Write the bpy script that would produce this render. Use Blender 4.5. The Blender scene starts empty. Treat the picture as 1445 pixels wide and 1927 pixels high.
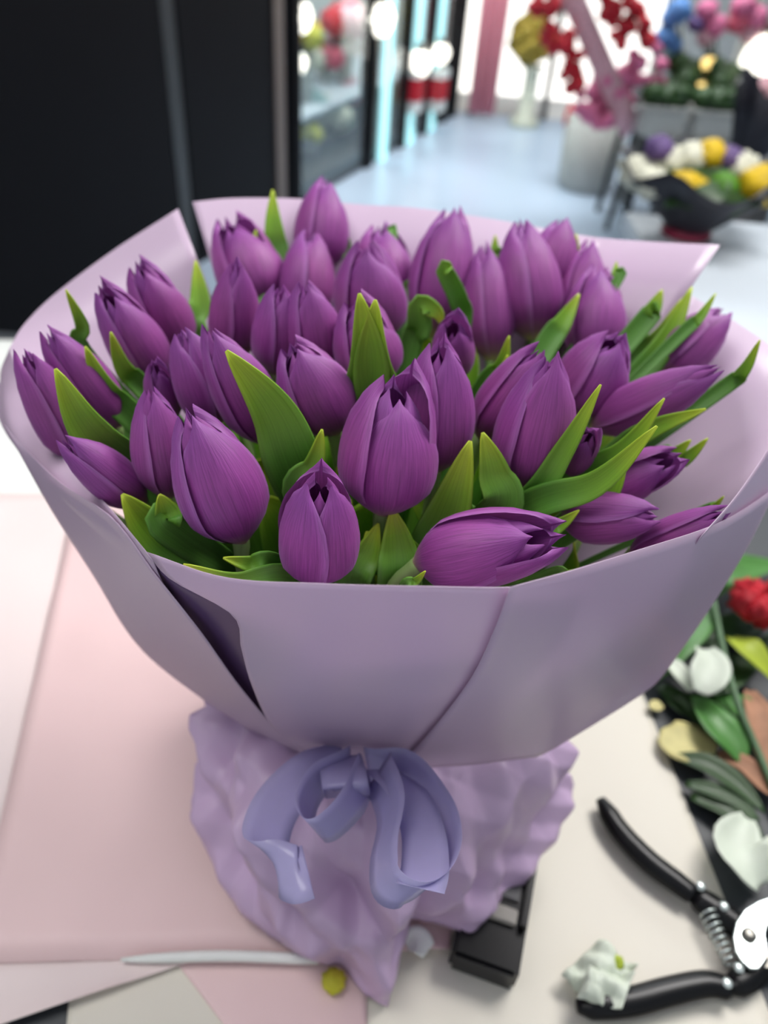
import bpy, bmesh, math, random
from mathutils import Vector as V, Matrix, noise

# ------------------------------------------------------------------ camera, world, lights
S = bpy.context.scene
COL = S.collection
FPX, IW, IH = 1450.0, 1445.0, 1927.0
PITCH, ROLL = math.radians(40), math.radians(4.9)
CAM = V((0, 0, 1.45))
FW = V((0, math.cos(PITCH), -math.sin(PITCH)))
_u0 = V((0, math.sin(PITCH), math.cos(PITCH))); _x0 = V((1, 0, 0))
RT = math.cos(ROLL) * _x0 + math.sin(ROLL) * _u0
UP = math.cos(ROLL) * _u0 - math.sin(ROLL) * _x0

cd = bpy.data.cameras.new('camera'); co = bpy.data.objects.new('camera', cd); COL.objects.link(co)
cd.sensor_fit = 'VERTICAL'; cd.sensor_height = 36.0; cd.sensor_width = 27.0
cd.lens = 36.0 * FPX / IH
cd.clip_start = 0.01; cd.clip_end = 100
cd.dof.use_dof = True; cd.dof.focus_distance = 0.315; cd.dof.aperture_fstop = 5.6
m = Matrix((RT, UP, -FW)).transposed().to_4x4(); m.translation = CAM
co.matrix_world = m
S.camera = co

S.view_settings.view_transform = 'Standard'; S.view_settings.look = 'None'
S.view_settings.gamma = 1; S.view_settings.use_curve_mapping = False
S.view_settings.exposure = 0.0
S.cycles.max_bounces = 7; S.cycles.diffuse_bounces = 3; S.cycles.glossy_bounces = 3
S.cycles.transmission_bounces = 5; S.cycles.transparent_max_bounces = 8
S.cycles.caustics_reflective = False; S.cycles.caustics_refractive = False
S.cycles.sample_clamp_indirect = 4.0

w = bpy.data.worlds.new('sky'); S.world = w; w.use_nodes = True
w.node_tree.nodes['Background'].inputs[0].default_value = (0.93, 0.96, 1.0, 1)
w.node_tree.nodes['Background'].inputs[1].default_value = 0.48

def area(name, loc, aim, sx, sy, power, col=(1, 1, 1)):
    l = bpy.data.lights.new(name, 'AREA'); l.shape = 'RECTANGLE'; l.size = sx; l.size_y = sy
    l.energy = power; l.color = col
    o = bpy.data.objects.new(name, l); COL.objects.link(o); o.location = loc
    o.rotation_euler = (V(aim) - V(loc)).to_track_quat('-Z', 'Y').to_euler()
    return o
area('ceiling_lamp', (0.95, 1.35, 2.75), (0.05, 0.45, 1.0), 1.2, 0.7, 53, (1.0, 0.97, 0.95))
area('ceiling_lamp', (-0.75, 0.35, 2.75), (-0.3, 0.45, 1.0), 0.9, 0.7, 15, (1.0, 0.98, 0.95))
area('ceiling_lamp', (0.9, 4.6, 2.75), (0.9, 4.6, 0), 1.6, 1.6, 85, (0.95, 0.98, 1.0))
sl = bpy.data.lights.new('sun', 'SUN'); sl.energy = 9; sl.angle = 0.01
so = bpy.data.objects.new('sun', sl); COL.objects.link(so)
so.rotation_euler = V((-0.62, 0.25, -1)).to_track_quat('-Z', 'Y').to_euler()

# ------------------------------------------------------------------ pixel helpers
def ray(x, y):
    return (FW * FPX + RT * (x - IW / 2) + UP * (IH / 2 - y)).normalized()
def Pz(x, y, z):
    d = ray(x, y); return CAM + d * ((z - CAM.z) / d.z)
def Py(x, y, yy):
    d = ray(x, y); return CAM + d * (yy / d.y)
def Pd(x, y, t):
    return CAM + ray(x, y) * t

# ------------------------------------------------------------------ materials
def srgb(r, g, b):
    f = lambda c: (c / 255 / 12.92) if c / 255 <= 0.04045 else ((c / 255 + 0.055) / 1.055) ** 2.4
    return (f(r), f(g), f(b), 1)
def newmat(name):
    m = bpy.data.materials.new(name); m.use_nodes = True
    nt = m.node_tree; return m, nt, nt.nodes['Principled BSDF'], nt.nodes['Material Output']
def plain(name, c, rough=0.5, metal=0.0, emit=0.0, var=0.06, scale=30.0, bump=0.0, coat=0.0, trans=0.0):
    m, nt, b, out = newmat(name)
    n = nt.nodes.new('ShaderNodeTexNoise'); n.inputs['Scale'].default_value = scale
    tc = nt.nodes.new('ShaderNodeTexCoord'); nt.links.new(tc.outputs['Object'], n.inputs['Vector'])
    r = nt.nodes.new('ShaderNodeValToRGB')
    r.color_ramp.elements[0].position = 0.3; r.color_ramp.elements[1].position = 0.7
    r.color_ramp.elements[0].color = [x * (1 - var) for x in c[:3]] + [1]
    r.color_ramp.elements[1].color = [min(1, x * (1 + var)) for x in c[:3]] + [1]
    nt.links.new(n.outputs['Fac'], r.inputs[0]); nt.links.new(r.outputs[0], b.inputs['Base Color'])
    b.inputs['Roughness'].default_value = rough; b.inputs['Metallic'].default_value = metal
    b.inputs['Coat Weight'].default_value = coat
    if emit:
        b.inputs['Emission Color'].default_value = c; b.inputs['Emission Strength'].default_value = emit
    if bump:
        bp = nt.nodes.new('ShaderNodeBump'); bp.inputs['Strength'].default_value = bump
        bp.inputs['Distance'].default_value = 0.002
        nt.links.new(n.outputs['Fac'], bp.inputs['Height']); nt.links.new(bp.outputs[0], b.inputs['Normal'])
    if trans:
        t = nt.nodes.new('ShaderNodeBsdfTranslucent'); nt.links.new(r.outputs[0], t.inputs[0])
        mx = nt.nodes.new('ShaderNodeMixShader'); mx.inputs[0].default_value = trans
        nt.links.new(b.outputs[0], mx.inputs[1]); nt.links.new(t.outputs[0], mx.inputs[2])
        nt.links.new(mx.outputs[0], out.inputs[0])
    return m
def glass_mat(name, tint=(0.9, 0.95, 0.95, 1), refl=0.12):
    m, nt, b, out = newmat(name); nt.nodes.remove(b)
    t = nt.nodes.new('ShaderNodeBsdfTransparent'); t.inputs[0].default_value = tint
    g = nt.nodes.new('ShaderNodeBsdfGlossy'); g.inputs['Roughness'].default_value = 0.03
    mx = nt.nodes.new('ShaderNodeMixShader'); mx.inputs[0].default_value = refl
    nt.links.new(t.outputs[0], mx.inputs[1]); nt.links.new(g.outputs[0], mx.inputs[2]); nt.links.new(mx.outputs[0], out.inputs[0])
    return m
def petal_mat():
    m, nt, b, out = newmat('tulip_petal'); N = nt.nodes.new; L = nt.links.new
    uv = N('ShaderNodeUVMap'); uv.uv_map = 'uv'
    sep = N('ShaderNodeSeparateXYZ'); L(uv.outputs[0], sep.inputs[0])
    mp = N('ShaderNodeMapping'); mp.inputs['Scale'].default_value = (26, 1.6, 1); L(uv.outputs[0], mp.inputs[0])
    st = N('ShaderNodeTexNoise'); st.inputs['Scale'].default_value = 2.2; st.inputs['Detail'].default_value = 4
    st.inputs['Distortion'].default_value = 0.4
    L(mp.outputs[0], st.inputs['Vector'])
    oi = N('ShaderNodeObjectInfo')
    # base colour along the length
    r = N('ShaderNodeValToRGB'); e = r.color_ramp.elements
    e[0].position = 0.0; e[0].color = srgb(196, 186, 120)
    e[1].position = 1.0; e[1].color = srgb(152, 74, 158)
    for p, c in ((0.05, srgb(150, 100, 120)), (0.13, srgb(144, 62, 138)), (0.5, srgb(158, 74, 151)), (0.85, srgb(152, 72, 157))):
        x = e.new(p); x.color = c
    L(sep.outputs['Y'], r.inputs[0])
    # rim of each petal is paler
    sb = N('ShaderNodeMath'); sb.operation = 'SUBTRACT'; sb.inputs[1].default_value = 0.5; L(sep.outputs['X'], sb.inputs[0])
    ab = N('ShaderNodeMath'); ab.operation = 'ABSOLUTE'; L(sb.outputs[0], ab.inputs[0])
    mr = N('ShaderNodeMapRange'); mr.inputs[1].default_value = 0.40; mr.inputs[2].default_value = 0.5
    mr.inputs[3].default_value = 0.0; mr.inputs[4].default_value = 0.6; L(ab.outputs[0], mr.inputs[0])
    mx = N('ShaderNodeMixRGB'); mx.inputs[2].default_value = srgb(192, 124, 198); L(mr.outputs[0], mx.inputs[0]); L(r.outputs[0], mx.inputs[1])
    # streaks
    sr = N('ShaderNodeMapRange'); sr.inputs[1].default_value = 0.3; sr.inputs[2].default_value = 0.7
    sr.inputs[3].default_value = 0.78; sr.inputs[4].default_value = 1.25; L(st.outputs['Fac'], sr.inputs[0])
    hs = N('ShaderNodeHueSaturation'); L(mx.outputs[0], hs.inputs['Color']); L(sr.outputs[0], hs.inputs['Value'])
    # each petal differs a little
    rr = N('ShaderNodeMapRange'); rr.inputs[3].default_value = 0.485; rr.inputs[4].default_value = 0.512; L(oi.outputs['Random'], rr.inputs[0])
    L(rr.outputs[0], hs.inputs['Hue'])
    L(hs.outputs[0], b.inputs['Base Color'])
    b.inputs['Roughness'].default_value = 0.48
    b.inputs['Sheen Weight'].default_value = 0.35; b.inputs['Sheen Roughness'].default_value = 0.4
    b.inputs['Sheen Tint'].default_value = srgb(215, 165, 235)
    bp = N('ShaderNodeBump'); bp.inputs['Strength'].default_value = 0.35; bp.inputs['Distance'].default_value = 0.0012
    L(st.outputs['Fac'], bp.inputs['Height']); L(bp.outputs[0], b.inputs['Normal'])
    t = N('ShaderNodeBsdfTranslucent'); L(hs.outputs[0], t.inputs[0])
    ms = N('ShaderNodeMixShader'); ms.inputs[0].default_value = 0.16
    L(b.outputs[0], ms.inputs[1]); L(t.outputs[0], ms.inputs[2]); L(ms.outputs[0], out.inputs[0])
    return m
def leaf_mat():
    m, nt, b, out = newmat('tulip_leaf'); N = nt.nodes.new; L = nt.links.new
    uv = N('ShaderNodeUVMap'); uv.uv_map = 'uv'
    sep = N('ShaderNodeSeparateXYZ'); L(uv.outputs[0], sep.inputs[0])
    mp = N('ShaderNodeMapping'); mp.inputs['Scale'].default_value = (16, 0.8, 1); L(uv.outputs[0], mp.inputs[0])
    st = N('ShaderNodeTexNoise'); st.inputs['Scale'].default_value = 2.0; st.inputs['Detail'].default_value = 3; L(mp.outputs[0], st.inputs['Vector'])
    r = N('ShaderNodeValToRGB'); e = r.color_ramp.elements
    e[0].position = 0.0; e[0].color = srgb(98, 148, 74)
    e[1].position = 1.0; e[1].color = srgb(206, 222, 66)
    for p, c in ((0.45, srgb(102, 162, 60)), (0.75, srgb(140, 190, 54)), (0.93, srgb(186, 212, 58))):
        x = e.new(p); x.color = c
    L(sep.outputs['Y'], r.inputs[0])
    sr = N('ShaderNodeMapRange'); sr.inputs[1].default_value = 0.3; sr.inputs[2].default_value = 0.7
    sr.inputs[3].default_value = 0.84; sr.inputs[4].default_value = 1.16; L(st.outputs['Fac'], sr.inputs[0])
    hs = N('ShaderNodeHueSaturation'); L(r.outputs[0], hs.inputs['Color']); L(sr.outputs[0], hs.inputs['Value'])
    L(hs.outputs[0], b.inputs['Base Color']); b.inputs['Roughness'].default_value = 0.42
    bp = N('ShaderNodeBump'); bp.inputs['Strength'].default_value = 0.25; bp.inputs['Distance'].default_value = 0.001
    L(st.outputs['Fac'], bp.inputs['Height']); L(bp.outputs[0], b.inputs['Normal'])
    t = N('ShaderNodeBsdfTranslucent'); L(hs.outputs[0], t.inputs[0])
    ms = N('ShaderNodeMixShader'); ms.inputs[0].default_value = 0.25
    L(b.outputs[0], ms.inputs[1]); L(t.outputs[0], ms.inputs[2]); L(ms.outputs[0], out.inputs[0])
    return m

M = {}
M['petal'] = petal_mat(); M['leaf'] = leaf_mat()
M['stem'] = plain('tulip_stem', srgb(142, 172, 104), 0.45, trans=0.1)
M['wrap'] = plain('lilac_wrap', srgb(222, 200, 222), 0.33, var=0.02, scale=8, trans=0.32)
M['plum'] = plain('gap_shade', srgb(82, 58, 98), 0.42, var=0.03, scale=8)  # dark tone holds the shade inside the wrapping gap
M['skirt'] = plain('crinkled_lilac', srgb(220, 192, 226), 0.38, var=0.03, scale=14, trans=0.15, bump=0.1)
M['ribbon'] = plain('satin_ribbon', srgb(206, 198, 238), 0.25, var=0.03, scale=60, trans=0.35)
M['table'] = plain('charcoal_table', srgb(58, 62, 66), 0.5, var=0.12, scale=10)
M['cream'] = plain('cream_paper', srgb(232, 226, 212), 0.6, var=0.02, scale=6)
M['pink'] = plain('pink_paper', srgb(240, 208, 208), 0.5, var=0.025, scale=9, bump=0.15)
M['palepink'] = plain('pale_pink_paper', srgb(244, 226, 224), 0.55, var=0.02, scale=9)
M['white'] = plain('white_paper', srgb(240, 242, 238), 0.55, var=0.02)
M['blackplastic'] = plain('black_plastic', srgb(14, 14, 16), 0.3, var=0.1)
M['blackplastic'].node_tree.nodes['Principled BSDF'].inputs['Specular IOR Level'].default_value = .3
M['greyplastic'] = plain('grey_plastic', srgb(62, 62, 66), 0.4)
M['palebar'] = plain('pale_grey_bar', srgb(150, 146, 138), 0.35)
M['steel'] = plain('polished_steel', srgb(222, 232, 228), 0.25, metal=0.55)
M['darksteel'] = plain('dark_steel', srgb(120, 118, 112), 0.3, metal=0.8)
M['blackcab'] = plain('black_lacquer', srgb(9, 8, 12), 0.55, var=0.1, scale=3)
M['blackcab'].node_tree.nodes['Principled BSDF'].inputs['Specular IOR Level'].default_value = .12
M['greytrim'] = plain('grey_trim', srgb(52, 54, 56), 0.4)
M['woodtrim'] = plain('taupe_trim', srgb(104, 92, 86), 0.5)
M['glass'] = glass_mat('cooler_glass'); M['shopglass'] = glass_mat('shopfront_glass', (0.97, 0.98, 1, 1), 0.05)
M['led'] = plain('led_strip', (0.42, 0.80, 0.84, 1), 0.5, emit=1.1, var=0)
M['bulb_or_glint'] = plain('warm_bulb_or_glint', (1, 0.96, 0.85, 1), 0.5, emit=2.5, var=0)
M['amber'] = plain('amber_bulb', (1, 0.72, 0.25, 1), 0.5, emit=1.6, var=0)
M['greywall'] = plain('grey_wall', srgb(170, 172, 172), 0.6, var=0.05, scale=2)
M['floor'] = plain('pale_floor_tiles', srgb(186, 202, 220), 0.28, var=0.06, scale=1.5)
M['pave'] = plain('sunlit_pavement', srgb(238, 234, 226), 0.8, var=0.04, scale=2)
M['ceil'] = plain('white_ceiling', srgb(225, 225, 225), 0.8, var=0.01)
M['whitegloss'] = plain('white_gloss', srgb(205, 214, 222), 0.3, var=0.03, scale=4)
M['bucketgrey'] = plain('grey_bucket', srgb(176, 176, 170), 0.5)
M['darkwrap'] = plain('black_wrap', srgb(30, 30, 40), 0.5, var=0.2, scale=9)
M['crimson'] = plain('crimson_wrap', srgb(150, 40, 70), 0.5)
def flower(name, c): M[name] = plain(name + '_petals', srgb(*c), 0.6, var=0.22, scale=60, trans=0.15)
flower('yellow', (226, 190, 30)); flower('lemon', (214, 210, 60)); flower('whitef', (226, 226, 206)); flower('greenf', (86, 142, 36))
flower('blue', (92, 142, 204)); flower('pinkf', (222, 120, 160)); flower('red', (200, 30, 48)); flower('gold', (164, 140, 50))
flower('rose', (214, 96, 120)); flower('palerose', (224, 176, 186)); flower('orange', (232, 150, 40)); flower('mauve', (110, 86, 140)); flower('teal', (150, 186, 186))
M['green'] = plain('fresh_leaf', srgb(84, 140, 66), 0.4, var=0.2, scale=20, trans=0.15)
M['darkgreen'] = plain('dark_leaf', srgb(46, 76, 34), 0.45, var=0.2, scale=20)
M['greystem'] = plain('grey_green_stem', srgb(92, 124, 88), 0.5)
M['lime'] = plain('lime_leaf', srgb(186, 204, 66), 0.5, trans=0.15)
M['straw'] = plain('straw_scrap', srgb(214, 204, 138), 0.6, var=0.15, scale=50)
M['brown'] = plain('dry_leaf', srgb(170, 124, 96), 0.7, var=0.2, scale=60)
M['minty'] = plain('white_petal', srgb(232, 240, 224), 0.5, trans=0.2)
M['pinkcloth'] = plain('pink_curtain', srgb(255, 205, 216), 0.6, trans=0.75)
M['beige'] = plain('kraft_paper', srgb(196, 178, 150), 0.6)

# ------------------------------------------------------------------ object helpers
def tag(o, label=None, cat=None, group=None, kind=None):
    if label: o['label'] = label
    if cat: o['category'] = cat
    if group: o['group'] = group
    if kind: o['kind'] = kind
    return o
def thing(name, loc, label, cat, group=None):
    o = bpy.data.objects.new(name, None); COL.objects.link(o); o.location = loc
    o.empty_display_size = 0.02
    return tag(o, label, cat, group)
def mesh(name, verts, faces, mat, parent=None, uvs=None, smooth=True, solid=0.0, world=True):
    off = V((0, 0, 0))
    if parent is not None:
        p = parent
        while p is not None: off = off + V(p.location); p = p.parent
    me = bpy.data.meshes.new(name)
    me.from_pydata([tuple(V(v) - off) for v in verts], [], faces)
    if uvs:
        ul = me.uv_layers.new(name='uv')
        for lp in me.loops: ul.data[lp.index].uv = uvs[lp.vertex_index]
    if smooth:
        for p in me.polygons: p.use_smooth = True
    me.materials.append(mat); me.update()
    o = bpy.data.objects.new(name, me); COL.objects.link(o)
    if parent is not None: o.parent = parent
    if solid:
        s = o.modifiers.new('thickness', 'SOLIDIFY'); s.thickness = solid; s.offset = 0
    return o
def grid(rows, wrap=False):
    nv, nu = len(rows), len(rows[0]); verts, faces, uvs = [], [], []
    for j, r in enumerate(rows):
        for i, p in enumerate(r):
            verts.append(p); uvs.append((i / max(1, nu - 1), j / max(1, nv - 1)))
    for j in range(nv - 1):
        for i in range(nu if wrap else nu - 1):
            a, b = j * nu + i, j * nu + (i + 1) % nu
            faces.append((a, b, b + nu, a + nu))
    return verts, faces, uvs
def cr(pts, n):
    """Catmull-Rom resample of a point list to n points."""
    pts = [V(p) for p in pts]; k = len(pts); out = []
    for i in range(n):
        t = i / (n - 1) * (k - 1); j = min(int(t), k - 2); f = t - j
        p1, p2 = pts[j], pts[j + 1]
        p0 = pts[j - 1] if j > 0 else 2 * p1 - p2
        p3 = pts[j + 2] if j + 2 < k else 2 * p2 - p1
        out.append(0.5 * ((2 * p1) + (p2 - p0) * f + (2 * p0 - 5 * p1 + 4 * p2 - p3) * f * f + (3 * p1 - p0 - 3 * p2 + p3) * f ** 3))
    return out
def patch(rows, nu, nv):
    rr = [cr(r, nu) for r in rows]
    cols = [cr([r[i] for r in rr], nv) for i in range(nu)]
    return [[cols[i][j] for i in range(nu)] for j in range(nv)]
def tube_geo(pts, rad, seg=8, cap=True):
    pts = [V(p) for p in pts]; n = len(pts)
    if not hasattr(rad, '__len__'): rad = [rad] * n
    verts, faces = [], []; ref = None
    for i in range(n):
        t = (pts[min(i + 1, n - 1)] - pts[max(i - 1, 0)]).normalized()
        if ref is None: ref = t.orthogonal().normalized()
        ref = (ref - t * ref.dot(t)).normalized(); b = t.cross(ref)
        for k in range(seg):
            a = 2 * math.pi * k / seg; verts.append(pts[i] + (ref * math.cos(a) + b * math.sin(a)) * rad[i])
    for i in range(n - 1):
        for k in range(seg):
            a, b = i * seg + k, i * seg + (k + 1) % seg
            faces.append((a, b, b + seg, a + seg))
    if cap:
        faces.append(tuple(reversed(range(seg)))); faces.append(tuple(range((n - 1) * seg, n * seg)))
    return verts, faces
def tube(name, pts, rad, mat, parent=None, seg=8):
    v, f = tube_geo(pts, rad, seg); return mesh(name, v, f, mat, parent)
def lathe(name, prof, c, mat, parent=None, seg=24, cap=True):
    c = V(c); rows = [[c + V((r * math.cos(2 * math.pi * k / seg), r * math.sin(2 * math.pi * k / seg), z)) for k in range(seg)] for r, z in prof]
    v, f, u = grid(rows, True)
    if cap: f.append(tuple(reversed(range(seg)))); f.append(tuple(range((len(prof) - 1) * seg, len(prof) * seg)))
    o = mesh(name, v, f, mat, parent); return o
def box(name, c, sx, sy, sz, mat, parent=None, rz=0.0, bevel=0.0):
    bm = bmesh.new(); bmesh.ops.create_cube(bm, size=1)
    bmesh.ops.scale(bm, vec=(sx, sy, sz), verts=bm.verts)
    if bevel: bmesh.ops.bevel(bm, geom=bm.edges[:], offset=bevel, segments=2, affect='EDGES')
    bmesh.ops.rotate(bm, verts=bm.verts, cent=(0, 0, 0), matrix=Matrix.Rotation(rz, 3, 'Z'))
    bmesh.ops.translate(bm, verts=bm.verts, vec=V(c))
    bm.verts.index_update()
    v = [x.co.copy() for x in bm.verts]; f = [tuple(q.index for q in p.verts) for p in bm.faces]; bm.free()
    return mesh(name, v, f, mat, parent, smooth=False)
def blossom_geo(c, r, seed, amp=0.28, nu=16, nv=10, sq=0.85, fr=3.2):
    c = V(c); rows = []; so = V((seed * 7.3, seed * 3.1, seed * 1.7))
    for j in range(nv + 1):
        th = math.pi * j / nv; row = []
        for i in range(nu):
            ph = 2 * math.pi * i / nu
            d = V((math.sin(th) * math.cos(ph), math.sin(th) * math.sin(ph), math.cos(th)))
            k = 1 + amp * noise.noise(d * fr + so) + 0.12 * math.sin(ph * 6 + th * 5 + seed)
            row.append(c + V((d.x, d.y, d.z * sq)) * r * k)
        rows.append(row)
    v, f, u = grid(rows, True); return v, f
def blossom(name, c, r, mat, parent=None, seed=1, **k):
    v, f = blossom_geo(c, r, seed, **k); return mesh(name, v, f, mat, parent)
def merge(geos):
    V_, F_ = [], []
    for v, f in geos:
        o = len(V_); V_ += list(v); F_ += [tuple(i + o for i in q) for q in f]
    return V_, F_

rd = random.Random(8); CR = []
for i in range(7):
    di = V((rd.uniform(-1, 1), rd.uniform(-1, 1), rd.uniform(-.8, .8))).normalized(); fr_ = 8 * 1.36 ** i
    CR.append((di, fr_, rd.uniform(0, 1), .17 / fr_))
# ------------------------------------------------------------------ room
TZ = 0.865
mesh('floor', [(-5, -2, 0), (5, -2, 0), (5, 6.7, 0), (-5, 6.7, 0)], [(0, 1, 2, 3)], M['floor'], smooth=False)['kind'] = 'structure'
box('ceiling', (0, 2.35, 2.95), 10, 8.8, 0.1, M['ceil'])['kind'] = 'structure'
mesh('pavement', [(-8, 6.7, -0.02), (10, 6.7, -0.02), (10, 20, -0.02), (-8, 20, -0.02)], [(0, 1, 2, 3)], M['pave'], smooth=False)['kind'] = 'structure'
FA = V((-0.957, 3.313, 0)); FD = V((0.3233, 0.8532, 0)); FN = V((-0.935, 0.354, 0)); FANG = math.atan2(FD.y, FD.x)
def fp(k, off=0.0, z=0.0): return FA + FD * k + FN * off + V((0, 0, z))
FL = FD.length
# shop front: low sill pieces left and right of the open glazed bay
box('wall_back', (3.55, 6.66, 1.45), 3.6, 0.12, 2.9, M['greywall'])['kind'] = 'structure'
box('wall_right', (4.9, 2.35, 1.45), 0.1, 8.8, 2.9, M['greywall'])['kind'] = 'structure'
wx0, wx1 = Py(892, 150, 6.66).x, 1.75
fr = box('window_1', ((wx0 + wx1) / 2, 6.66, 2.6), wx1 - wx0, 0.1, 0.5, M['greytrim']); fr['kind'] = 'structure'
for x in (wx0, Py(1050, 60, 6.66).x, wx1): box('window_frame', (x, 6.66, 1.2), 0.04, 0.08, 2.4, M['greytrim'], fr)
mesh('window_pane', [(wx0, 6.66, 0.02), (wx1, 6.66, 0.02), (wx1, 6.66, 2.4), (wx0, 6.66, 2.4)], [(0, 1, 2, 3)], M['shopglass'], fr, smooth=False)

# black cabinet on the left
cab = thing('tall_cabinet', fp(-1.0), 'tall black cabinet with flat doors left of the glass flower coolers', 'cabinet')
box('door_panel', fp(-1.6, 0.3, 1.4), FL * 3.1, 0.6, 2.8, M['blackcab'], cab, FANG)
box('door_panel', fp(0.46, 0.3, 1.4), FL * 0.78, 0.6, 2.8, M['blackcab'], cab, FANG)
box('gap_strip', fp(0.015, 0.03, 1.4), FL * 0.09, 0.05, 2.8, M['greytrim'], cab, FANG)
box('edge_strip', fp(0.885, 0.02, 1.4), FL * 0.09, 0.06, 2.8, M['woodtrim'], cab, FANG)
box('end_panel', fp(0.965, 0.3, 1.4), FL * 0.07, 0.62, 2.8, M['blackcab'], cab, FANG)

# glass coolers
def cool(px, py, off):
    d = ray(px, py); t_ = ((FA - CAM).dot(FN) + off * FN.length) / d.dot(FN); return CAM + d * t_
def cooler(ks, label, leds):
    r = thing('flower_cooler', fp(ks[0]), label, 'flower cooler')
    a, b = ks[0], ks[-1]
    box('back_panel', fp((a + b) / 2, 0.78, 1.35), FL * (b - a), 0.03, 2.7, M['greywall'], r, FANG)
    box('base', fp((a + b) / 2, 0.36, 0.05), FL * (b - a), 0.72, 0.1, M['greytrim'], r, FANG)
    for k in (a, b): box('side_panel', fp(k, 0.4, 1.35), 0.03, 0.72, 2.7, M['greywall'], r, FANG)
    for i, k in enumerate(ks):
        box('post', fp(k, 0.0, 1.35), 0.1 if k == 2.03 else 0.06, 0.06, 2.7, M['blackcab'], r, FANG)
    drs = []
    for k0, k1 in zip(ks, ks[1:]):
        dr_ = box('glass_door', fp((k0 + k1) / 2, -0.01, 1.35), FL * (k1 - k0) - 0.08, 0.008, 2.6, M['glass'], r, FANG); drs.append(((k0 + k1) / 2, dr_))
    for k in leds:
        box('led_strip', fp(k, -0.025, 1.3), 0.10, 0.02, 2.6, M['led'], min(drs, key=lambda q: abs(q[0] - k))[1], FANG)
    for z in (0.33,): box('shelf', fp((a + b) / 2, 0.45, z), FL * (b - a) - 0.1, 0.55, 0.02, M['whitegloss'], r, FANG)
    for k in (1.7, 2.6, 3.3):  # unseen fill lights added to brighten the cooler inside
        l = bpy.data.lights.new('cooler_fill_light', 'POINT'); l.energy = 28; l.shadow_soft_size = .1; l.color = (1, .96, .94)
        o = bpy.data.objects.new('cooler_fill_light', l); COL.objects.link(o); o.location = fp(k, .3, 1.5)
    return r
cooler([1.04, 2.03, 2.62, 3.08, 3.52, 3.75], 'row of glass flower coolers with lit door strips beside the black cabinet', [2.25, 2.76, 3.2])

def clump(name, base, r, n, mats, label, cat, group=None, bucket='bucketgrey', h=0.25, br=0.08, spread=0.6, seed=1, leaves=True):
    rd = random.Random(seed); base = V(base)
    t = thing(name, base, label, cat, group)
    lathe('bucket', [(br * 0.8, 0), (br, h), (br * 0.93, h), (br * 0.75, 0.02)], base, M[bucket], t, 18)
    if leaves:
        g = []
        for i in range(n + 3):
            a = rd.uniform(0, 6.28); d = V((math.cos(a), math.sin(a), 0))
            p0 = base + V((0, 0, h * 0.8)); p1 = p0 + d * r * spread * 0.9 + V((0, 0, r * rd.uniform(0.3, 1.2)))
            sd = d.cross(V((0, 0, 1))) * r * 0.14
            g.append(([p0 - sd * .4, p0 + sd * .4, (p0 + p1) / 2 + sd, (p0 + p1) / 2 - sd, p1], [(0, 1, 2, 3), (3, 2, 4)]))
        v, f = merge(g); mesh('foliage', v, f, M['darkgreen'], t)
    for i in range(n):
        a = i * 2.4; q = math.sqrt((i + 0.5) / n) * r * spread
        c = base + V((math.cos(a) * q, math.sin(a) * q, h + r * 0.75 - 0.5 * q + rd.uniform(-.1, .1) * r))
        blossom('blossom', c, r * rd.uniform(0.36, 0.46), M[mats[i % len(mats)]], t, seed * 10 + i, nu=12, nv=7)
    return t

for (px, py, off, z, r, mats, lab, sd) in (
    (572, 62, .35, .34, 0.14, ['yellow', 'orange', 'lemon'], 'yellow and orange flowers at the upper left of the cooler', 3),
    (650, 35, .4, .34, 0.20, ['rose', 'red', 'palerose'], 'red and pink flowers at the upper right, beside the thick black post', 4),
    (612, 95, .5, .34, 0.16, ['palerose', 'whitef', 'rose'], 'pale pink flowers between the yellow and red ones in the cooler', 5),
    (585, 190, .35, .1, 0.14, ['teal', 'whitef', 'teal'], 'white and grey-blue flowers on the cooler floor', 6),
    (648, 170, .4, .1, 0.17, ['palerose', 'mauve', 'rose'], 'dusty pink and mauve flowers on the cooler floor', 7),
    (580, 245, .25, .1, 0.11, ['lemon'], 'lemon yellow flowers low at the left of the cooler', 9),
    (615, 310, .3, .1, 0.19, ['whitef'], 'white flowers lowest in the cooler, above the topmost tulip', 10)):
    q = cool(px, py, off); hb = max(.04, q.z - z - r * .6)
    clump('flower_bucket', (q.x, q.y, z), r, 8, mats, lab, 'flowers', 'flower buckets in the cooler', h=hb, br=.06, seed=sd)
def bulb_or_glint(px, py, d, r, mat, lab, z0=.1, grp='small lamps glowing in the background'):
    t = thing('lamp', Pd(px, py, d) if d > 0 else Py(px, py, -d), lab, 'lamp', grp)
    c = V(t.location); blossom('bulb_or_glint', c, r, M[mat], t, 1, amp=0.0, sq=1.1)
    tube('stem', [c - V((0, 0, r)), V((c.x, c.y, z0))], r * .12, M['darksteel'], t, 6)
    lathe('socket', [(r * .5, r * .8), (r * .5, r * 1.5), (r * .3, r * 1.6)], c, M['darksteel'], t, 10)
bulb_or_glint(563, 32, 4.35, .06, 'bulb_or_glint', 'white glowing ball for a glass reflection above the yellow flowers in the cooler')  # cooler glows stand in for glass reflections, on added stems
bulb_or_glint(560, 118, 4.4, .045, 'bulb_or_glint', 'smaller glowing ball for a glass reflection below the yellow flowers in the cooler')
bulb_or_glint(716, 35, 5.1, .075, 'bulb_or_glint', 'bright glow ball for a glass reflection at the top of the first lit cooler strip')
bulb_or_glint(790, 118, 5.7, .07, 'bulb_or_glint', 'bright glow ball for a reflection just above the red sign reflection in the cooler')
bulb_or_glint(830, 100, 6.0, .055, 'bulb_or_glint', 'bright glow ball for a reflection, right of the one above the red sign reflection')
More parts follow.
